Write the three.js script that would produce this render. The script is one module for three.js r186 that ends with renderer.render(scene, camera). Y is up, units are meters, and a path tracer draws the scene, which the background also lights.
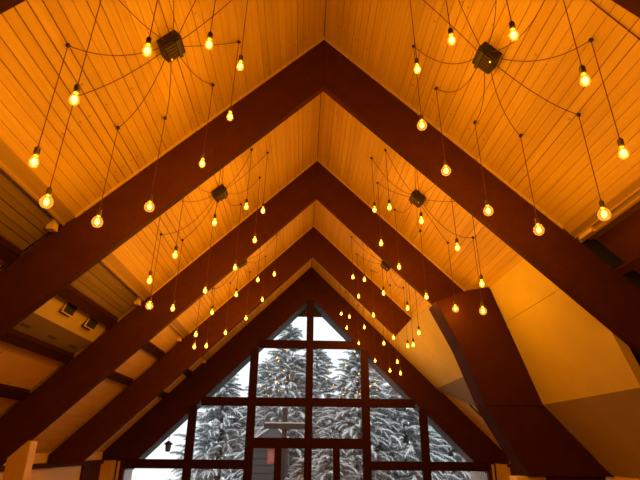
import * as THREE from 'three';
import { mergeGeometries } from 'three/addons/utils/BufferGeometryUtils.js';
import { RoundedBoxGeometry } from 'three/addons/geometries/RoundedBoxGeometry.js';

// ---------- camera, sky, exposure, lamp strength ----------
const S = 4.5, EYE = 2.05;                       // metres per design unit (ridge height above the eye), eye height
const scene = new THREE.Scene();
const camera = new THREE.PerspectiveCamera(2 * Math.atan(240 / 493.05) * 180 / Math.PI, 640 / 480, 0.05, 200);
camera.rotation.order = 'YXZ';
camera.position.set(-0.0366 * S, EYE, 0);
camera.rotation.set(0.3988, -0.0314, 0.0100);
scene.add(camera);
scene.background = new THREE.Color(0.86, 0.93, 0.97);
scene.backgroundIntensity = 1.35;
const renderer = new THREE.WebGLRenderer({ antialias: true });
renderer.toneMapping = THREE.LinearToneMapping;
renderer.toneMappingExposure = 1.0;
renderer.shadowMap.enabled = true;
const BULB_CD = 0.405, BULB_COLOR = new THREE.Color(1.0, 0.365, 0.002);

// ---------- small helpers ----------
let seed = 20240117;
const rnd = () => { seed = (seed * 1664525 + 1013904223) >>> 0; return seed / 4294967296; };
const rr = (a, b) => a + (b - a) * rnd();
const names = new Map();
function numbered(n) { const k = names.get(n) ?? 0; names.set(n, k + 1); return k ? n + '_' + String(k).padStart(3, '0') : n; }
const P = (X, Y, z) => new THREE.Vector3(S * X, EYE + S * Y, -S * z);
function shade(o) { o.traverse((m) => { if (m.isMesh) { m.castShadow = true; m.receiveShadow = true; } }); return o; }
function mesh(name, geo, mat, parent = scene) {
  const m = new THREE.Mesh(geo, mat); m.name = parent === scene ? numbered(name) : name;
  m.castShadow = m.receiveShadow = true; parent.add(m); return m;
}
function thing(name, label, category, group) {
  const o = new THREE.Group(); o.name = numbered(name); o.userData = { label, category };
  if (group) o.userData.group = group;
  scene.add(o); return o;
}
function tag(o, label, category, group) { Object.assign(o.userData, { label, category }); if (group) o.userData.group = group; return o; }
function structure(name, label) { const o = new THREE.Group(); o.name = numbered(name); o.userData = { kind: 'structure' }; if (label) o.userData.label = label; scene.add(o); return o; }
// prism: polygon in the cross-section (design units), from depth z0 to depth z1
function prism(poly, z0, z1, bevel = 0) {
  const sh = new THREE.Shape(poly.map(([X, Y]) => new THREE.Vector2(S * X, EYE + S * Y)));
  const g = new THREE.ExtrudeGeometry(sh, { depth: (z1 - z0) * S - 2 * bevel, bevelEnabled: bevel > 0, bevelSize: bevel, bevelThickness: bevel, bevelOffset: -bevel, bevelSegments: 1, curveSegments: 1 });
  g.translate(0, 0, -S * z1 + bevel); return g;
}
// slab whose inner face runs from a to b in the cross-section, t thick (outwards = away from the hall)
function slabPoly(a, b, t) {
  const dx = b[0] - a[0], dy = b[1] - a[1], l = Math.hypot(dx, dy); let nx = -dy / l, ny = dx / l;
  if (nx * a[0] + ny * (a[1] + 0.3) < 0) { nx = -nx; ny = -ny; }
  return [a, b, [b[0] + nx * t, b[1] + ny * t], [a[0] + nx * t, a[1] + ny * t]];
}
const boxAt = (w, h, d, x, y, z, r = 0) => { const g = r ? new RoundedBoxGeometry(w, h, d, 1, r) : new THREE.BoxGeometry(w, h, d); g.translate(x, y, z); return g; };
const boxU = (X0, X1, Y0, Y1, z0, z1) => boxAt(S * (X1 - X0), S * (Y1 - Y0), S * (z1 - z0), S * (X0 + X1) / 2, EYE + S * (Y0 + Y1) / 2, -S * (z0 + z1) / 2, Math.min(0.006, S * (z1 - z0) * 0.2, S * (X1 - X0) * 0.2));
const mir = (poly, s) => s < 0 ? poly.map(([X, Y]) => [-X, Y]) : poly;
function tube(pts, r, seg = 12, rad = 6) { return new THREE.TubeGeometry(pts.length > 2 ? new THREE.CatmullRomCurve3(pts) : new THREE.LineCurve3(pts[0], pts[1]), seg, r, rad, false); }

// ---------- textures and materials ----------
function hash(i, j, k) { let h = (i * 374761393 + j * 668265263 + k * 2147483647) | 0; h = Math.imul(h ^ (h >>> 13), 1274126177); return ((h ^ (h >>> 16)) >>> 0) / 4294967296; }
function vnoise(x, y, px, py, k) {
  const i = Math.floor(x), j = Math.floor(y), fx = x - i, fy = y - j, sx = fx * fx * (3 - 2 * fx), sy = fy * fy * (3 - 2 * fy);
  const w = (a, b) => ((a % b) + b) % b, h = (a, b) => hash(w(a, px), w(b, py), k);
  return (h(i, j) * (1 - sx) + h(i + 1, j) * sx) * (1 - sy) + (h(i, j + 1) * (1 - sx) + h(i + 1, j + 1) * sx) * sy;
}
function texture(w, h, f, color = true) {
  const d = new Uint8Array(w * h * 4);
  for (let j = 0; j < h; j++) for (let i = 0; i < w; i++) { const c = f(i / w, j / h); for (let k = 0; k < 3; k++) d[4 * (j * w + i) + k] = Math.max(0, Math.min(255, 255 * c[k])); d[4 * (j * w + i) + 3] = 255; }
  const t = new THREE.DataTexture(d, w, h); t.wrapS = t.wrapT = THREE.RepeatWrapping; t.magFilter = THREE.LinearFilter; t.minFilter = THREE.LinearMipmapLinearFilter; t.generateMipmaps = true;
  if (color) t.colorSpace = THREE.SRGBColorSpace; t.needsUpdate = true; return t;
}
const grainV = (u, v, k) => 0.55 * vnoise(u * 48, v * 4, 48, 4, k) + 0.3 * vnoise(u * 120, v * 8, 120, 8, k + 1) + 0.15 * vnoise(u * 10, v * 3, 10, 3, k + 2);
const pineMap = texture(256, 512, (u, v) => {
  const g = grainV(u, v, 3); let b = 0.9 + 0.1 * g;
  const kx = Math.floor(u * 6), ky = Math.floor(v * 5), cx = (kx + 0.2 + 0.6 * hash(kx, ky, 9)) / 6, cy = (ky + 0.2 + 0.6 * hash(kx, ky, 10)) / 5;
  const r = Math.hypot((u - cx) * 1.0, (v - cy) * 2.2); if (hash(kx, ky, 11) < 0.22 && r < 0.018) b *= 0.72 + 0.28 * r / 0.018;
  return [b, b * (0.965 + 0.03 * g), b * (0.92 + 0.06 * g)];
});
const roughPaint = texture(256, 256, (u, v) => { const b = 0.86 + 0.14 * (0.5 * vnoise(u * 10, v * 10, 10, 10, 21) + 0.5 * vnoise(u * 60, v * 60, 60, 60, 22)); return [b, b, b]; });
const plaster = texture(256, 256, (u, v) => { const b = 0.94 + 0.06 * (0.6 * vnoise(u * 6, v * 6, 6, 6, 31) + 0.4 * vnoise(u * 70, v * 70, 70, 70, 32)); return [b, b, b]; });
const bumpTex = texture(128, 128, (u, v) => { const b = vnoise(u * 64, v * 64, 64, 64, 41); return [b, b, b]; }, false);
const weather = texture(128, 128, (u, v) => { const b = 0.45 + 0.55 * grainV(u, v, 51); return [b, b * 0.96, b * 0.9]; });
const rep = (t, a, b) => { const c = t.clone(); c.repeat.set(a, b); c.needsUpdate = true; return c; };
const pineT = rep(pineMap, 1, 0.5);
const std = (o) => new THREE.MeshStandardMaterial(o);
const flat = (o) => new THREE.MeshPhysicalMaterial({ specularIntensity: 0.12, ...o });
const col = (r, g, b) => new THREE.Color().setRGB(r, g, b);
const pine = [[0.74, 0.47, 0.08], [0.71, 0.44, 0.07], [0.76, 0.49, 0.085], [0.69, 0.43, 0.068]].map((c) => std({ color: col(...c), map: pineT, roughness: 0.62 }));
const M = {
  backing: std({ color: col(0.16, 0.035, 0.012), roughness: 0.95 }),
  beam: flat({ color: col(0.098, 0.027, 0.014), map: roughPaint, bumpMap: bumpTex, bumpScale: 0.0015, roughness: 0.75 }),
  strip: std({ color: col(0.80, 0.58, 0.25), map: pineT, roughness: 0.6 }),
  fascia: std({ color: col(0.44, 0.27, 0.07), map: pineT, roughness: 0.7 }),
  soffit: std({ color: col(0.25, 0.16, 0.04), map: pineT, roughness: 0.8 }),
  ply: std({ color: col(0.80, 0.50, 0.11), map: rep(pineMap, 0.7, 0.35), roughness: 0.75 }),
  drywall: std({ color: col(0.68, 0.50, 0.12), map: plaster, roughness: 0.9 }),
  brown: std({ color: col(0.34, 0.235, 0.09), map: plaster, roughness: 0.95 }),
  dull: std({ color: col(0.60, 0.45, 0.20), map: plaster, roughness: 0.95 }),
  wall: std({ color: col(0.95, 0.63, 0.28), map: plaster, roughness: 0.9 }),
  palePine: std({ color: col(0.86, 0.62, 0.34), map: pineT, roughness: 0.65 }),
  void: std({ color: col(0.02, 0.015, 0.012), roughness: 1 }),
  floor: std({ color: col(0.22, 0.13, 0.07), map: rep(pineMap, 1, 0.5), roughness: 0.5 }),
  cord: std({ color: col(0.10, 0.016, 0.007), roughness: 0.7 }),
  socket: std({ color: col(0.05, 0.025, 0.015), roughness: 0.5 }),
  brass: std({ color: col(0.75, 0.50, 0.18), roughness: 0.35, metalness: 1 }),
  iron: std({ color: col(0.016, 0.010, 0.008), roughness: 0.55 }),
  oldWood: std({ color: col(0.11, 0.055, 0.025), map: rep(weather, 4, 2), roughness: 0.85 }),
  gable: flat({ color: col(0.075, 0.020, 0.011), map: roughPaint, roughness: 0.62 }),
  bar: flat({ color: col(0.048, 0.012, 0.007), map: roughPaint, roughness: 0.62 }),
  purlin: flat({ color: col(0.05, 0.013, 0.006), map: roughPaint, roughness: 0.8 }),
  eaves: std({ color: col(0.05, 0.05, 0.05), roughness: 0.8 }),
  skylitGrey: std({ color: col(0.30, 0.235, 0.16), map: pineT, roughness: 0.9 }),  // soffit wood, with the grey of window skylight put into its colour
  plainSoffit: std({ color: col(0.52, 0.33, 0.08), map: pineT, roughness: 0.8 }),
  slot: std({ color: col(0.12, 0.075, 0.03), roughness: 1 }),
  paleWall: std({ color: col(0.95, 0.80, 0.62), map: plaster, roughness: 0.9 }),
  screw: std({ color: col(0.8, 0.76, 0.7), roughness: 0.3, metalness: 1 }),
  glass: new THREE.MeshPhysicalMaterial({ color: 0xffffff, transmission: 1, thickness: 0, roughness: 0, ior: 1.5 }),
  bulbGlass: new THREE.MeshPhysicalMaterial({ color: col(1, 0.66, 0.24), transmission: 0.985, thickness: 0, roughness: 0.03, ior: 1.45, emissive: col(0.6, 1, 0.2), emissiveIntensity: 9 }),
  filament: std({ color: 0x000000, emissive: col(1, 0.50, 0.055), emissiveIntensity: 48 }),
  greyPaint: std({ color: col(0.13, 0.135, 0.135), roughness: 0.8 }),
  paleBoard: std({ color: col(0.62, 0.62, 0.64), roughness: 0.8 }),
  snow: std({ color: col(0.92, 0.93, 0.94), roughness: 0.9 }),
  needle: std({ color: col(0.24, 0.275, 0.26), roughness: 0.9 }),  // pale with frost, and snowfall haze put into the colour
  bark: std({ color: col(0.10, 0.08, 0.07), roughness: 0.95 }),
  siding: std({ color: col(0.74, 0.78, 0.82), roughness: 0.85 }),
  shed: std({ color: col(0.075, 0.08, 0.08), roughness: 0.9 }),
};

// ---------- the shell ----------
const SL = 0.99, BAY = 0.5974, T = 0.1594, W = 0.0214;
const zi = (i) => 0.9951 + BAY * i + (i < 0 ? 0.014 : 0), GZ = zi(3), BACK = -0.55, WX = 1.05, FLOOR = -EYE / S;
const roof = (x, off = 0) => 1 - off - SL * x;

mesh('floor', boxU(-WX - 0.05, WX + 0.05, FLOOR - 0.04, FLOOR, BACK - 0.05, GZ + 0.04), M.floor).userData.kind = 'structure';
for (const s of [-1, 1]) {
  const w = structure(s < 0 ? 'wall_left' : 'wall_right', 'plastered low side wall under the rafter feet');
  mesh('wall_panel', boxU(s < 0 ? -WX - 0.04 : WX, s < 0 ? -WX : WX + 0.04, FLOOR, -0.012, BACK, GZ + 0.03), M.wall, w);
  mesh('wall_plate', boxU(s < 0 ? -WX - 0.03 : WX - 0.012, s < 0 ? -WX + 0.012 : WX + 0.03, -0.084, -0.066, BACK, GZ), M.beam, w);
}
{
  const w = structure('wall_front', 'plain wall closing the hall behind the camera');
  mesh('wall_panel', prism([[-WX - 0.04, FLOOR], [WX + 0.04, FLOOR], [WX + 0.04, -0.03], [0, 1.03], [-WX - 0.04, -0.03]], BACK - 0.04, BACK), M.wall, w);
}
// outer roof, one slab each side, with the eaves of the gable carried out over the window
for (const s of [-1, 1]) {
  const r = structure('roof', 'outer roof slab over the hall');
  mesh('roof_slab', prism(mir([[0, 1.045], [WX + 0.12, 1.045 - SL * (WX + 0.12)], [WX + 0.12, 1.085 - SL * (WX + 0.12)], [0, 1.085]], s), BACK - 0.04, GZ + 0.03), M.backing, r);
}
// planked ceiling: one group per bay and side, every board a mesh of its own
const NP = 40, PW = 0.5415 / NP;
const boardShape = (k) => {           // cross-section of a board in (slope, normal) metres, chamfered towards the hall
  const L = PW * Math.SQRT2 * S * 0.995, g = [0.0012, 0.0028, 0.0008, 0.0034][k], c = 0.0034, t = 0.018;
  return new THREE.Shape([[g, -t], [g, -c], [g + c, 0], [L - g - c, 0], [L - g, -c], [L - g, -t]].map((q) => new THREE.Vector2(...q)));
};
function boards(parent, s, z0, z1, n0, n1, mats = pine) {
  const len = (z1 - z0) * S, geos = [0, 1, 2, 3].map((k) => { const g = new THREE.ExtrudeGeometry(boardShape(k), { depth: len, bevelEnabled: false }); const uv = g.attributes.uv; const o = k * 0.237; for (let i = 0; i < uv.count; i++) uv.setXY(i, uv.getX(i) + o, uv.getY(i) + 0.31 * k); return g; });
  const a = new THREE.Vector3(s, -SL, 0).normalize(), n = new THREE.Vector3(-s * SL, -1, 0).normalize();
  for (let i = n0; i < n1; i++) {
    const k = hash(i, s + 5, 77) < 0.3 ? 1 + 2 * (hash(i, s + 5, 78) < 0.5) : (i % 2) * 2;
    const m = mesh('plank', geos[k], mats[Math.floor(rnd() * mats.length)], parent);
    const front = new THREE.Vector3().crossVectors(a, n);          // towards the viewer on one side, away from him on the other
    m.quaternion.setFromRotationMatrix(new THREE.Matrix4().makeBasis(a, n.clone(), front));
    m.position.copy(P(s * i * PW, 1 - SL * i * PW, front.z > 0 ? z1 : z0)); m.position.addScaledVector(n, rr(-0.0012, 0.0012));
  }
}
for (const [z0, z1, tagName] of [[zi(-1) + W, zi(0), 'first'], [zi(0) + W, zi(1), 'second'], [zi(1) + W, zi(2), 'third'], [zi(2) + W, GZ, 'last']])
  for (const s of [-1, 1]) {
    const c = structure('ceiling', 'varnished pine board ceiling slope of the ' + tagName + ' bay');
    const short = s > 0 && z0 > zi(1);
    const nb = short ? 34 : s > 0 && z0 < zi(0) ? NP + 1 : NP, xe = nb * PW;
    boards(c, s, z0, z1, 0, nb);
    mesh('backing_board', prism(mir([[0, 1.012], [xe, roof(xe, -0.012)], [xe, roof(xe, -0.02)], [0, 1.02]], s), z0 - W, z1), M.backing, c);
  }
{ // the bays behind the camera
  const c = structure('ceiling', 'varnished pine board ceiling behind the first frame');
  for (const s of [-1, 1]) mesh('board_panel', prism(mir([[0, 1], [WX, roof(WX)], [WX, roof(WX, -0.02)], [0, 1.02]], s), BACK, zi(-1) + W), pine[0], c);
}
// ---------- A-frames ----------
function rafter(s, z, end) {          // end: how far out the rafter reaches
  const poly = end < 0.9 ? [[0, 1], [end, roof(end)], [end - T / 2, roof(end) - T / 2 - 0.004], [0, 1 - T]]
    : [[0, 1], [WX - 0.005, roof(WX - 0.005)], [WX - 0.005, -0.066], [(1 - T + 0.066) / SL, -0.066], [0, 1 - T]];
  return prism(mir(poly, s), z, z + W, 0.006);
}
const frameWords = ['dark brown timber frame nearest the viewer, only its corners in sight at the top', 'large dark brown rafter pair in front, its peak nearest the top', 'second dark brown rafter pair, behind the front pair of chandeliers', 'third dark brown rafter pair, its right leg cut short beside the plaster slope'];
[-1, 0, 1, 2].forEach((i, n) => {
  const t = thing('rafter_frame', frameWords[n], 'roof beam', 'dark timber A-frames');
  for (const s of [-1, 1]) {
    const end = i === 2 && s > 0 ? 0.456 : 1;
    mesh('rafter', rafter(s, zi(i), end), M.beam, t);
    const e = Math.min(end, 0.541), d = 0.0058;   // pale strip where the boards meet the beam
    mesh('trim_strip', prism(mir([[0, 1 - 0.0005], [e, roof(e, 0.0005)], [e, roof(e, d)], [0, 1 - d]], s), zi(i) - 0.005, zi(i)), M.strip, t);
  }
});
// ---------- side slopes below the boards ----------
const e0 = 0.541;
const fasciaPoly = [[e0, roof(e0) + 0.004], [e0, roof(e0) - 0.003], [0.5605, roof(0.5605) + 0.001], [0.561, roof(0.561) - 0.003], [0.5645, roof(0.5645) - 0.002], [0.5645, roof(0.5645) + 0.02], [e0, roof(e0) + 0.03]];
const purlinPoly = (x, w, d) => [[x, roof(x) + 0.012], [x, roof(x) - d * 0.2], [x - d * 0.1 + 0.003, roof(x) - d], [x + w - 0.004, roof(x + w) - d * 0.9], [x + w, roof(x + w) - d * 0.1], [x + w, roof(x + w) + 0.012]];
function side(s, z0, z1, name, label) { return structure(name, label); }
const slope = (g, s, z0, z1, a, b, mat, name, t = 0.012) => mesh(name, prism(mir(slabPoly(a, b, t), s), z0, z1), mat, g);
const R = (x, o = 0) => [x, roof(x) + o];
for (const [i, words] of [[0, 'first'], [1, 'second'], [2, 'third'], [3, 'last']]) {        // left
  const z0 = zi(i - 1) + W, z1 = zi(i), g = side(-1, z0, z1, 'wall_left_slope', 'lower left slope of purlins, soffits and panels in the ' + words + ' bay');
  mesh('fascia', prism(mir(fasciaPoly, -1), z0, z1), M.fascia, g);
  mesh('bracket', boxU(-0.588, -0.571, roof(0.58) - 0.004, roof(0.58) + 0.020, z1 - 0.024, z1 - 0.004), M.palePine, g);
  if (i < 2) {   // boards of the brown soffit
    const a = 0.5635, b = 0.66, n = 8;
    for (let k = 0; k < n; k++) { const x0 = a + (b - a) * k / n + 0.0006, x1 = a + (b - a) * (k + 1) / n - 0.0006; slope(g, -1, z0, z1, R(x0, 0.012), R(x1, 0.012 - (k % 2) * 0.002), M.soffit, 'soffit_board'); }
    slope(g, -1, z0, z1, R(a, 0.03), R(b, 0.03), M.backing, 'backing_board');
  } else slope(g, -1, z0, z1, R(0.563, 0.010), R(0.66, 0.010), M.ply, 'panel');
  mesh('purlin', prism(mir(purlinPoly(0.6385, 0.0195, 0.003), -1), z0, z1), M.purlin, g);
  if (i === 1) {
    slope(g, -1, z0, z1, [0.656, roof(0.656) + 0.018], [0.7045, roof(0.7045) - 0.001], M.drywall, 'plaster_panel');
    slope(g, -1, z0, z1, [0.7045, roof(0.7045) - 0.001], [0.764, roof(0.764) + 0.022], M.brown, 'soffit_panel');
  } else slope(g, -1, z0, z1, R(0.655, 0.010), R(0.768, 0.010), M.ply, 'panel');
  mesh('purlin', prism(mir(purlinPoly(0.755, 0.018, 0.003), -1), z0, z1), M.purlin, g);
  slope(g, -1, z0, z1, R(0.77, 0.010), R(0.876, 0.010), M.ply, 'panel');
  if (i < 2) mesh('purlin', prism(mir(purlinPoly(0.864, 0.018, 0.006), -1), z0, z1), M.purlin, g);
  slope(g, -1, z0, z1, R(0.876, 0.010), R(1.055, 0.010), M.ply, 'panel');
}
{ // right, first bay: fascia, level soffit, dark gap and purlin
  const z0 = zi(-1) + W, z1 = zi(0), g = side(1, z0, z1, 'wall_right_slope', 'lower right slope of the first bay with level soffit and dark gap');
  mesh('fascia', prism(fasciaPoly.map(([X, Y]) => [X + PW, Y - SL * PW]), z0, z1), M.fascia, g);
  mesh('bracket', boxU(0.566, 0.580, roof(0.575) - 0.004, roof(0.575) + 0.014, z1 - 0.064, z1 - 0.014), M.palePine, g);
  for (let k = 0; k < 8; k++) { const x0 = 0.564 + 0.02 * k + 0.0006; mesh('soffit_board', boxU(x0, x0 + 0.0188, 0.436 - (k % 2) * 0.001, 0.45, z0, z1), M.plainSoffit, g); }
  mesh('closing_board', prism([[0.57, roof(0.57)], [0.78, roof(0.78)], [0.78, 0.45], [0.57, 0.45]], z1 + 0.002, z1 + 0.014), M.void, g);
  mesh('purlin', prism([R(0.642, 0.004), R(0.642, -0.001), R(0.654, -0.001), R(0.654, 0.004)], z0, z1), M.beam, g);
  slope(g, 1, z0, z1, R(0.735, 0.02), R(1.055, 0.01), M.ply, 'panel');
}
{ // right, second bay: steep plaster bulkhead folded outwards below
  const z0 = zi(0) + W, z1 = 1.4565, g = side(1, z0, z1, 'wall_right_slope', 'smooth plaster bulkhead between the front rafter and the boxed leg');
  slope(g, 1, z0, z1, [0.540, 0.466], [0.5757, 0.3568], M.drywall, 'plaster_panel', 0.02);
  slope(g, 1, z0, z1, [0.5760, 0.3557], [0.651, 0.119], M.drywall, 'plaster_panel', 0.02);
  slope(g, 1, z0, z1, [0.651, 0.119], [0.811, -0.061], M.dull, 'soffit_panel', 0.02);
  mesh('plaster_panel', boxU(0.815, 0.84, FLOOR, -0.058, z0, z1), M.wall, g);
}
{ // right, third and last bay
  const z0 = zi(1) + W, z1 = GZ, g = side(1, z0, z1, 'wall_right_slope', 'smooth plaster slope beside the gable window, beyond the boxed leg');
  slope(g, 1, z0, z1, R(0.4575, 0), R(0.700, 0), M.drywall, 'plaster_panel', 0.015);
  mesh('bracket', prism([R(0.465, 0.002), R(0.465, -0.006), R(0.528, -0.006), R(0.528, 0.002)], 1.93, 2.056), M.dull, g);
  // board with grey window skylight painted in, its lower edge askew over the pine panel
  const V = [[0.700, z0], [0.700, z1], [0.718, z1], [1.05, 1.90], [1.05, z0]], pos = [];
  const top = V.map(([x, z]) => P(x, roof(x) - 0.001, z)), bot = V.map(([x, z]) => P(x, roof(x) + 0.008, z));
  const tri = (a, b, c) => pos.push(...a.toArray(), ...b.toArray(), ...c.toArray());
  for (let i = 1; i < 4; i++) { tri(top[0], top[i], top[i + 1]); tri(bot[0], bot[i + 1], bot[i]); }
  for (let i = 0; i < 5; i++) { const j = (i + 1) % 5; tri(top[i], bot[i], bot[j]); tri(top[i], bot[j], top[j]); }
  const bg = new THREE.BufferGeometry(); bg.setAttribute('position', new THREE.Float32BufferAttribute(pos, 3)); bg.computeVertexNormals();
  mesh('soffit_panel', bg, M.skylitGrey, g);
  slope(g, 1, z0, z1, R(0.701, 0.008), R(1.055, 0.008), M.ply, 'panel', 0.012);
  mesh('slot', prism([R(0.805, 0.009), R(0.805, 0.003), R(1.0, 0.003), R(1.0, 0.009)], 2.575, 2.59), M.void, g);
}
{ // boxed leg below the second frame
  const t = thing('boxed_leg', 'wide dark brown boxed post slanting down beside the smooth plaster slope', 'post');
  mesh('upper_casing', prism([[0.536, 0.468], [0.6515, 0.119], [0.487, 0.1185], [0.431, 0.280], [0.366, 0.417], [0.468, 0.4555]], 1.457, 1.546, 0.006), M.gable, t);
  mesh('lower_casing', prism([[0.6515, 0.1185], [0.8165, -0.066], [0.585, -0.066], [0.485, 0.1185]], 1.4585, 1.546, 0.006), M.gable, t);
  mesh('joint_strip', boxU(0.50, 0.649, 0.1165, 0.1195, 1.4555, 1.459), M.beam, t);
  mesh('post_foot', boxU(0.64, 0.80, FLOOR, -0.067, 1.47, 1.54), M.beam, t);
  const w = structure('wall_right_stub', 'short pale wall below the boxed leg');
  mesh('wall_panel', boxU(0.555, 0.636, FLOOR, -0.068, 1.475, 1.53), M.paleWall, w);
}
{ // pale post under the second frame, left
  const t = thing('timber_post', 'pale pine post cut to the slope under the left rafter foot', 'post');
  mesh('post', prism([[-0.884, FLOOR], [-0.884, roof(0.884, T) - 0.001], [-0.836, roof(0.836, T) - 0.002], [-0.826, roof(0.836, T) - 0.003], [-0.826, FLOOR]], zi(1) - 0.006, zi(1) + W + 0.012, 0.006), M.palePine, t);
}

// ---------- gable wall and its window ----------
const D = 0.8075;
{
  const w = structure('wall_back', 'dark timber gable wall framing the tall window');
  for (const s of [-1, 1]) {
    mesh('gable_rafter', prism(mir([[0, 1.044], [WX, roof(WX, -0.044)], [WX, -0.07], [D + 0.061, -0.061], [0, D]], s), GZ, GZ + 0.03), M.gable, w);
    mesh('corner_stile', boxU(s < 0 ? -0.976 : 0.936, s < 0 ? -0.936 : 0.976, FLOOR, -0.061, GZ, GZ + 0.03), M.beam, w);
    mesh('trim_strip', boxU(s < 0 ? -0.966 : 0.955, s < 0 ? -0.955 : 0.966, FLOOR, -0.072, GZ - 0.008, GZ), M.palePine, w);
    mesh('wall_panel', boxU(s < 0 ? -WX - 0.03 : 0.976, s < 0 ? -0.976 : WX + 0.03, FLOOR, -0.04, GZ + 0.004, GZ + 0.03), M.wall, w);
    mesh('corner_post', boxU(s < 0 ? -WX : WX - 0.012, s < 0 ? -WX + 0.012 : WX, FLOOR, -0.084, GZ - 0.24, GZ - 0.03), M.beam, w);
  }
  mesh('sill', boxU(-0.976, 0.976, FLOOR, FLOOR + 0.05, GZ, GZ + 0.03), M.beam, w);
}
const win = structure('window_1', 'tall gable window of many panes in dark wooden bars');
{
  const z0 = GZ - 0.006, z1 = GZ + 0.018, zg = GZ + 0.006;
  const bar = (X0, X1, Y0, Y1, a = z0, b = z1) => mesh('glazing_bar', boxU(X0, X1, Y0, Y1, a, b), M.bar, win);
  const y0 = FLOOR + 0.05;
  bar(-0.0202, 0.0192, y0, D - 0.02);
  for (const s of [-1, 1]) {
    const q = (a, b) => s < 0 ? [-b, -a] : [a, b];
    bar(...q(0.2845, 0.3285), y0, D - 0.3285 + 0.03); bar(...q(0.5945, 0.6365), y0, D - 0.6365 + 0.03);
    bar(...q(0.0196, 0.2845), 0.513, 0.558, z0 + 0.001, z1 - 0.001);
    bar(...q(0.0196, 0.2845), 0.203, 0.2475, z0 + 0.001, z1 - 0.001); bar(...q(0.3285, 0.575), 0.203, 0.2475, z0 + 0.001, z1 - 0.001);
    bar(...q(0.0196, 0.2845), -0.005, 0.0465, z0 + 0.001, z1 - 0.001);
    bar(...q(0.3285, 0.5945), -0.1045, -0.061, z0 + 0.001, z1 - 0.001); bar(...q(0.6365, 0.936), -0.1045, -0.061, z0 + 0.001, z1 - 0.001);
    bar(...(s < 0 ? [-0.173, -0.137] : [0.130, 0.165]), y0, -0.005, z0 + 0.001, z1 - 0.001);
    const pane = (poly) => mesh('pane', prism(mir(poly, s), zg, zg + 0.0013), M.glass, win);
    const rect = (a, b, c, d) => pane([[a, c], [b, c], [b, d], [a, d]]);
    const tri = (a, c) => pane([[a, c], [D - c, c], [a, D - a]]);
    tri(0.0196, 0.558); tri(0.3285, 0.2475); tri(0.6365, -0.061);
    rect(0.0196, 0.2845, 0.2475, 0.513); rect(0.0196, 0.2845, 0.0465, 0.203);
    rect(0.3285, 0.5945, -0.061, 0.203);
    rect(0.3285, 0.5945, y0, -0.1045); rect(0.6365, 0.936, y0, -0.1045);
    if (s < 0) { rect(0.0202, 0.137, y0, -0.005); rect(0.173, 0.2845, y0, -0.005); } else { rect(0.0196, 0.130, y0, -0.005); rect(0.165, 0.2845, y0, -0.005); }
  }
}
{ // gable overhang outside
  const o = structure('roof_overhang', 'grey painted eaves boards outside the gable window');
  for (const s of [-1, 1]) {
    mesh('eaves_board', prism(mir([[0, D + 0.004], [1.0, D + 0.004 - SL * 1.0], [1.0, D + 0.05 - SL * 1.0], [0, D + 0.05]], s), GZ + 0.03, GZ + 0.183), M.eaves, o);
    mesh('side_board', boxU(s < 0 ? -0.966 : 0.936, s < 0 ? -0.936 : 0.966, FLOOR, -0.07, GZ + 0.031, GZ + (s < 0 ? 0.16 : 0.31)), M.paleBoard, o);
    if (s > 0) for (let k = 0; k < 9; k++) mesh('board_rib', boxU(0.930, 0.936, FLOOR, -0.07, GZ + 0.04 + 0.03 * k, GZ + 0.052 + 0.03 * k), M.paleBoard, o);
  }
  mesh('collar_board', prism([[-0.0745, 0.738], [0.0745, 0.738], [0, D + 0.01]], GZ + 0.165, GZ + 0.184), M.eaves, o);
}

// ---------- hanging lamps ----------
const up = new THREE.Vector3(0, 1, 0);
const lathe = (pts, n = 14) => new THREE.LatheGeometry(pts.map(([r, y]) => new THREE.Vector2(r, y)), n);
const G = {
  pear: lathe([[0.0115, 0.050], [0.013, 0.042], [0.019, 0.026], [0.027, 0.006], [0.0305, -0.012], [0.029, -0.028], [0.021, -0.042], [0.010, -0.049], [0.0001, -0.051]]),
  globe: lathe([[0.0125, 0.062], [0.014, 0.053], [0.024, 0.044], [0.038, 0.027], [0.0455, 0.004], [0.044, -0.016], [0.035, -0.034], [0.02, -0.045], [0.0001, -0.049]], 18),
  core: new THREE.SphereGeometry(1, 12, 8),
  socket: lathe([[0.0001, 0.066], [0.006, 0.064], [0.008, 0.054], [0.0155, 0.050], [0.0185, 0.044], [0.0185, 0.006], [0.0165, 0.0], [0.0001, 0.0]], 14),
  collar: lathe([[0.0165, 0.002], [0.0165, -0.006], [0.0125, -0.012], [0.0001, -0.012]], 12),
  hook: lathe([[0.0001, 0.019], [0.009, 0.017], [0.0145, 0.008], [0.016, -0.004], [0.011, -0.013], [0.006, -0.018], [0.0001, -0.019]], 10),
};
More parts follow.
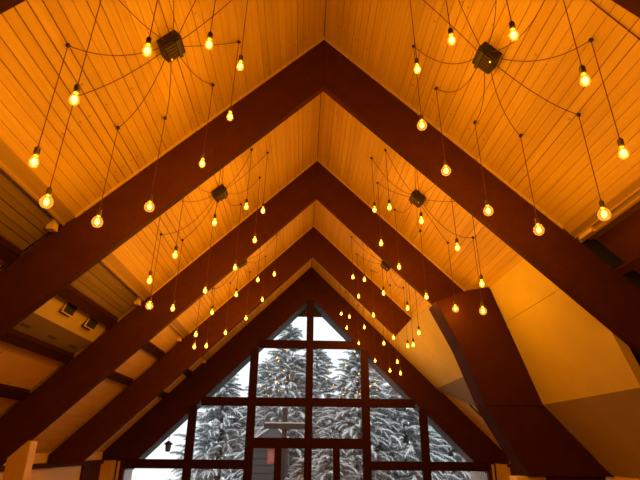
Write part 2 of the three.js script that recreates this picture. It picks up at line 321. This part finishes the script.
// hooks: how far (thousandths of a unit) down the slope and along the ridge from the ceiling box, and how far the bulb hangs
const LAMPS = [
  { x: -0.304, z: 0.721, label: 'spider chandelier over the front left, box nearest the top left corner', globes: [2, 3, 4], h: [[-156, 99, 197], [-70, 167, 206], [63, 168, 217], [161, 110, 210], [199, -16, 208], [165, -111, 215], [70, -169, 217], [-51, -171, 215], [-151, -113, 213], [-202, -21, 208]] },
  { x: 0.308, z: 0.72, label: 'spider chandelier over the front right, box nearest the top right corner', globes: [0, 1, 2, 3, 4], h: [[-164, 97, 210], [-79, 160, 217], [37, 171, 221], [136, 118, 216], [199, -12, 201], [140, -144, 210], [38, -204, 207], [-80, -199, 208], [-168, -126, 209], [-211, -23, 207]] },
  { x: -0.302, z: 1.305, label: 'spider chandelier on the left slope between first and second rafter pairs', globes: [5], h: [[-196, -6, 200], [-154, 96, 222], [-64, 166, 225], [51, 145, 228], [163, 103, 217], [208, -11, 211], [148, -170, 232], [68, -185, 228], [-46, -158, 207], [-141, -81, 188]] },
  { x: 0.303, z: 1.305, label: 'spider chandelier on the right slope between first and second rafter pairs', globes: [4, 5], h: [[-194, 4, 181], [-149, 103, 216], [-57, 167, 205], [55, 162, 225], [150, 98, 214], [199, -26, 218], [133, -165, 232], [41, -207, 219], [-63, -171, 205], [-154, -84, 189]] },
  { x: -0.303, z: 1.89, label: 'far spider chandelier on the left slope, box half hidden by second rafter', globes: [], h: [[-198, 44, 179], [-122, 164, 201], [-27, 191, 211], [76, 130, 215], [153, 38, 233], [182, -78, 238], [152, -171, 234], [74, -206, 218], [-26, -150, 206], [-119, -63, 185]] },
  { x: 0.303, z: 1.89, label: 'far spider chandelier on the right slope between second and third rafters', globes: [], h: [[-198, 51, 183], [-149, 164, 198], [-55, 194, 207], [54, 167, 231], [109, 76, 245], [111, -19, 257], [105, -141, 241], [36, -202, 216], [-65, -133, 212], [-149, -50, 192]] },
  { x: 0.303, z: 2.475, label: 'last spider chandelier, its bulbs before the gable beam right of the window', globes: [], h: [[-203, 71, 188], [-150, 172, 202], [-55, 198, 213], [57, 156, 233], [138, 47, 242], [178, -77, 243], [136, -170, 234], [46, -196, 218], [-68, -130, 209], [-156, -32, 195]] },
];
for (const lamp of LAMPS) {
  const s = Math.sign(lamp.x), bx = Math.abs(lamp.x);
  const t = thing('spider_chandelier', lamp.label, 'chandelier', 'many-armed bulb chandeliers');
  const a = new THREE.Vector3(s, -SL, 0).normalize(), n = new THREE.Vector3(-s * SL, -1, 0).normalize(), k = new THREE.Vector3(0, 0, -1);
  const B = P(s * bx, roof(bx), lamp.z); t.position.copy(B);
  const box = new THREE.Group(); box.name = 'ceiling_box'; t.add(box);
  const basis = new THREE.Matrix4().makeBasis(a, n, new THREE.Vector3().crossVectors(a, n)); box.quaternion.setFromRotationMatrix(basis); box.scale.setScalar(1.14);
  mesh('box_body', boxAt(0.165, 0.085, 0.165, 0, 0.0425, 0, 0.008), M.iron, box);
  for (let j = 0; j < 5; j++) mesh('wood_slat', boxAt(0.146, 0.016, 0.024, 0, 0.090, -0.058 + 0.029 * j, 0.003), M.oldWood, box);
  mesh('strap', boxAt(0.030, 0.012, 0.170, -0.03, 0.1, 0, 0.003), M.iron, box);
  mesh('screw', boxAt(0.018, 0.012, 0.018, 0.055, 0.098, -0.05, 0.004), M.screw, box);
  lamp.h.forEach(([u, d, l], j) => {
    const pend = new THREE.Group(); pend.name = 'pendant'; t.add(pend);
    const X = bx + u / 1000 / Math.SQRT2, H = P(s * X, roof(X), lamp.z + d / 1000).sub(B), bulb = H.clone(); bulb.y -= l / 1000 * S;
    const hk = H.clone().addScaledVector(n, 0.022);
    const dir = a.clone().multiplyScalar(u).addScaledVector(k, d).normalize();
    const st = dir.clone().multiplyScalar(0.095).addScaledVector(n, 0.055);
    const mid = st.clone().lerp(hk, 0.5); mid.y -= rr(0.03, 0.13);
    const sagDir = new THREE.Vector3().crossVectors(dir, n).multiplyScalar(rr(-0.05, 0.05)); mid.add(sagDir);
    const bend = new THREE.QuadraticBezierCurve3(st, mid.multiplyScalar(2).addScaledVector(st, -0.5).addScaledVector(hk, -0.5), hk);
    mesh('swag_cord', new THREE.TubeGeometry(bend, 18, 0.0034, 5, false), M.cord, pend);
    const h = mesh('ceiling_hook', G.hook, M.iron, pend); h.position.copy(hk); h.quaternion.setFromUnitVectors(up, dir.clone().addScaledVector(n, 0.4).normalize());
    const globe = lamp.globes.includes(j), top = bulb.clone(); top.y += globe ? 0.058 : 0.046;
    const so = mesh('socket', G.socket, M.socket, pend); so.position.copy(top);
    const co = mesh('socket_collar', G.collar, M.brass, pend); co.position.copy(top);
    mesh('drop_cord', tube([hk, top.clone().setY(top.y + 0.062)], 0.0034, 2, 5), M.cord, pend);
    const gl = mesh('bulb_glass', globe ? G.globe : G.pear, M.bulbGlass, pend); gl.position.copy(bulb); gl.castShadow = false; gl.rotation.y = j;
    const c = mesh('bulb_filament', G.core, M.filament, pend); c.position.copy(bulb); c.position.y -= globe ? 0 : 0.008; c.scale.set(globe ? 0.017 : 0.0175, 0.025, globe ? 0.017 : 0.0175); c.castShadow = false;
    const pl = new THREE.PointLight(BULB_COLOR, BULB_CD, 0, 2); pl.position.copy(c.position); pl.castShadow = true; pl.shadow.radius = 1; pend.add(pl);
  });
}
{ // cable stapled to the right slope near the first frame
  const t = mesh('ceiling_cable', tube([P(0.330, roof(0.330) - 0.002, 0.517), P(0.383, roof(0.383) - 0.002, 0.5265), P(0.447, roof(0.447) - 0.002, 0.5355), P(0.52, roof(0.52) - 0.002, 0.546)], 0.004, 16, 5), M.cord);
  tag(t, 'thin dark cable crossing the boards at the top right corner', 'cable');
}
// ---------- wall vents and soffit slots on the left ----------
[[1.300, 1.358], [1.452, 1.512]].forEach(([za, zb], i) => {
  const t = thing('wall_vent', i ? 'dark square vent in the bright plaster strip, the one nearer the window' : 'dark square vent in the bright plaster strip, the one farther from the window', 'vent', 'plaster strip vents');
  const y0 = i ? 0.3225 : 0.3265, y1 = y0 + 0.025;
  const cut = (a, b) => [[-0.70, a], [-0.6765 + (a - y0) * 0.45, a], [-0.6765 + (b - y0) * 0.45, b], [-0.70, b]];
  mesh('grille', prism(cut(y0, y1), za, zb), M.void, t);
  mesh('frame', prism([[-0.680, y0 - 0.001], [-0.6762, y0 - 0.001], [-0.6757, y0 + 0.0012], [-0.680, y0 + 0.0012]], za - 0.003, zb), M.palePine, t);
  mesh('frame', prism([[-0.680, y0], [-0.6762, y0], [-0.6655, y1], [-0.669, y1]], za - 0.0035, za), M.palePine, t);
});
[1.240, 1.385, 1.520].forEach((z, i) => {
  const t = mesh('soffit_slot', prism(mir([[0.738, roof(0.738) + 0.0112], [0.745, roof(0.745) + 0.0135], [0.745, roof(0.745) + 0.018], [0.738, roof(0.738) + 0.018]], -1), z, z + 0.045), M.slot);
  tag(t, ['first narrow dark slot in the brown soffit below the vents, at the front rafter', 'middle narrow dark slot in the brown soffit below the vents', 'last narrow dark slot in the brown soffit, nearest the window'][i], 'slot', 'soffit slots');
});
// ---------- outside ----------
mesh('ground', boxAt(90, 0.3, 60, 0, -0.35, -S * (GZ + 0.03) - 30.05), M.snow).userData.kind = 'structure';
function blade(len, r, n = 4) { const g = new THREE.ConeGeometry(r, len, n, 1); g.translate(0, len / 2, 0); g.rotateZ(-Math.PI / 2); return g; }
function branch(snowy) {
  const parts = [], put = (g, x, y, z, ry, rz) => { g.rotateZ(rz); g.rotateY(ry); g.translate(x, y, z); parts.push(g.index ? g.toNonIndexed() : g); };
  const Y = (x) => 0.12 * x - 0.46 * x * x;
  for (let i = 0; i < 22; i++) {
    const x = 0.06 + 0.042 * i;
    for (const sd of [-1, 1]) {
      const l = (0.36 - 0.24 * x) * rr(0.7, 1.25), a = sd * rr(0.5, 1.25), dr = -rr(0.1, 1.1);
      if (snowy) { if (rnd() < 0.92) { const g = blade(l * rr(0.5, 1.0), rr(0.02, 0.036)); put(g, x, Y(x) + 0.02, 0, a, dr + 0.1); } }
      else for (let k = 0; k < 3; k++) put(blade(l * rr(0.4, 1), 0.013, 3), x + rr(-0.02, 0.02), Y(x) - 0.012 * k, sd * 0.05 * k, a * rr(0.6, 1.3), dr - 0.35 * k);
    }
  }
  for (let i = 0; i < 5; i++) { const x = 0.05 + 0.19 * i; put(blade(0.24, snowy ? 0.028 : 0.016), x, Y(x) + (snowy ? 0.02 : 0), 0, 0, -0.1 - 0.8 * x); }
  return mergeGeometries(parts.map((g) => { g.deleteAttribute('uv'); return g; }));
}
const greenB = branch(false), snowB = branch(true);
function fir(x, z, h, r, label) {
  const t = thing('fir_tree', label, 'tree', 'snowy firs outside the window'); t.position.set(x, -0.25, z);
  const tr = new THREE.CylinderGeometry(0.03, 0.16, h * 0.98, 8); tr.translate(0, h * 0.49, 0); mesh('trunk', tr, M.bark, t);
  const ms = []; const m = new THREE.Matrix4(), e = new THREE.Euler(), q = new THREE.Quaternion();
  for (let y = 0.3; y < h - 0.06; y += 0.10) {
    const f = 1 - y / h, rad = r * Math.pow(f, 0.82) * rr(0.8, 1.1) + 0.06, n = Math.round(5 + 17 * f);
    for (let i = 0; i < n; i++) {
      const w = (i + rr(0, 1)) / n * Math.PI * 2, L = Math.min(rad + 0.12, rr(0.40, 0.85)), at = Math.max(0, rad * Math.sqrt(rr(0.05, 1)) - L * 0.6);
      e.set(rr(-0.6, 0.6), -w + rr(-0.5, 0.5), rr(-0.45, 0.3) + 0.45 * (1 - f), 'YZX'); q.setFromEuler(e);
      m.compose(new THREE.Vector3(Math.cos(w) * at, y - at * 0.28 + rr(-0.15, 0.15), Math.sin(w) * at), q, new THREE.Vector3(L, L * rr(0.8, 1.3), L)); ms.push(m.clone());
    }
  }
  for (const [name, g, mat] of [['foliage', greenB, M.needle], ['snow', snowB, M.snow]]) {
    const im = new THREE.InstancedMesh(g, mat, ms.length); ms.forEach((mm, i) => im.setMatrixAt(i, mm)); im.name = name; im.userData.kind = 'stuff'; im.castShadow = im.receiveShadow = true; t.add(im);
  }
}
fir(-0.75, -20.0, 7.1, 3.0, 'tallest snow-laden fir, its tip left of the centre bar in the top pane');
fir(1.85, -18.5, 5.9, 2.7, 'snow-laden fir filling the panes right of the centre bar');
fir(-3.35, -21.0, 5.3, 2.7, 'snow-laden fir behind the second column of panes from the left');
fir(3.7, -19.5, 5.5, 2.5, 'snow-laden fir behind the column of panes right of the doors');
fir(5.6, -20.5, 4.4, 2.3, 'lower snowy fir behind the rightmost triangular pane');
fir(0.5, -24.0, 7.0, 3.2, 'snowy fir farther back between the two middle firs');
fir(-1.9, -25.0, 6.3, 3.0, 'snowy fir farther back, rising between the two left firs');
fir(3.1, -25.0, 7.2, 3.2, 'snowy fir farther back between the two right firs');
fir(6.6, -26.0, 5.8, 3.0, 'snowy fir farthest back at the right');
fir(-0.1, -14.6, 2.0, 0.9, 'small snowy fir close to the doors');
fir(0.75, -16.5, 2.8, 1.3, 'low snowy fir right of the outdoor post');
{
  const t = thing('hanging_lantern', 'small dark lantern hanging under the grey eaves outside the leftmost triangular pane', 'lantern'); t.position.copy(P(-0.763, -0.004, 2.95));
  mesh('lantern_cap', lathe([[0.0001, 0.145], [0.03, 0.135], [0.115, 0.07], [0.11, 0.055], [0.0001, 0.055]], 8), M.iron, t);
  mesh('lantern_body', lathe([[0.0001, 0.06], [0.075, 0.06], [0.06, -0.10], [0.0001, -0.11]], 6), M.greyPaint, t);
  const rod = new THREE.CylinderGeometry(0.008, 0.008, 0.12, 6); rod.translate(0, 0.20, 0); mesh('hanging_rod', rod, M.iron, t);
}
{ // small grey shed with a snowy roof, and a post with a crossarm before it
  const t = thing('shed', 'small grey boarded shed with snowy gable roof behind the door panes', 'shed');
  const x = -1.15, y = -0.2, z = -17.2;
  for (let i = 0; i < 11; i++) mesh('wall_board', boxAt(1.14, 0.205, 0.05, x, y + 0.1 + 0.215 * i, z + (i % 2) * 0.02), M.shed, t);
  mesh('shed_wall', boxAt(1.10, 2.35, 1.2, x, y + 1.18, z - 0.64), M.shed, t);
  const sh = new THREE.Shape([[-0.68, 0], [0.68, 0], [0.1, 0.50]].map((q) => new THREE.Vector2(...q)));
  const g = new THREE.ExtrudeGeometry(sh, { depth: 1.5, bevelEnabled: false }); g.translate(x, y + 2.4, z - 1.4); mesh('gable', g, M.greyPaint, t);
  const sh2 = new THREE.Shape([[-0.72, 0.01], [-0.68, -0.02], [0.1, 0.50], [0.68, -0.02], [0.72, 0.01], [0.1, 0.55]].map((q) => new THREE.Vector2(...q)));
  const g2 = new THREE.ExtrudeGeometry(sh2, { depth: 1.6, bevelEnabled: false }); g2.translate(x, y + 2.4, z - 1.45); mesh('roof_snow', g2, M.snow, t);
  const p = thing('timber_post', 'dark outdoor post with a snowy crossarm seen through the pane left of centre', 'post'); p.position.set(-0.645, -0.2, -15);
  mesh('post', boxAt(0.14, 3.3, 0.14, 0, 1.65, 0, 0.01), M.shed, p); mesh('crossarm', boxAt(1.2, 0.14, 0.10, 0.02, 2.80, 0.1, 0.01), M.shed, p);
  mesh('snow_cap', boxAt(1.16, 0.04, 0.09, 0.02, 2.885, 0.1, 0.015), M.snow, p);
}
{ // pinkish notice on the door glass
  const c = texture(64, 96, (u, v) => { const line = (v > 0.15 && v < 0.85 && (v * 14) % 1 < 0.4 && u > 0.2 && u < 0.8); return line ? [0.97, 0.90, 0.88] : [0.88, 0.69, 0.66]; });
  const m = mesh('door_notice', boxU(-0.211, -0.166, -0.080, -0.008, GZ + 0.0078, GZ + 0.0088), new THREE.MeshPhysicalMaterial({ map: c, color: col(0.95, 0.9, 0.9), roughness: 1, transmission: 0.7, thickness: 0, specularIntensity: 0.2 }));
  tag(m, 'small pinkish paper notice stuck on the left door pane', 'notice');
}
renderer.render(scene, camera);
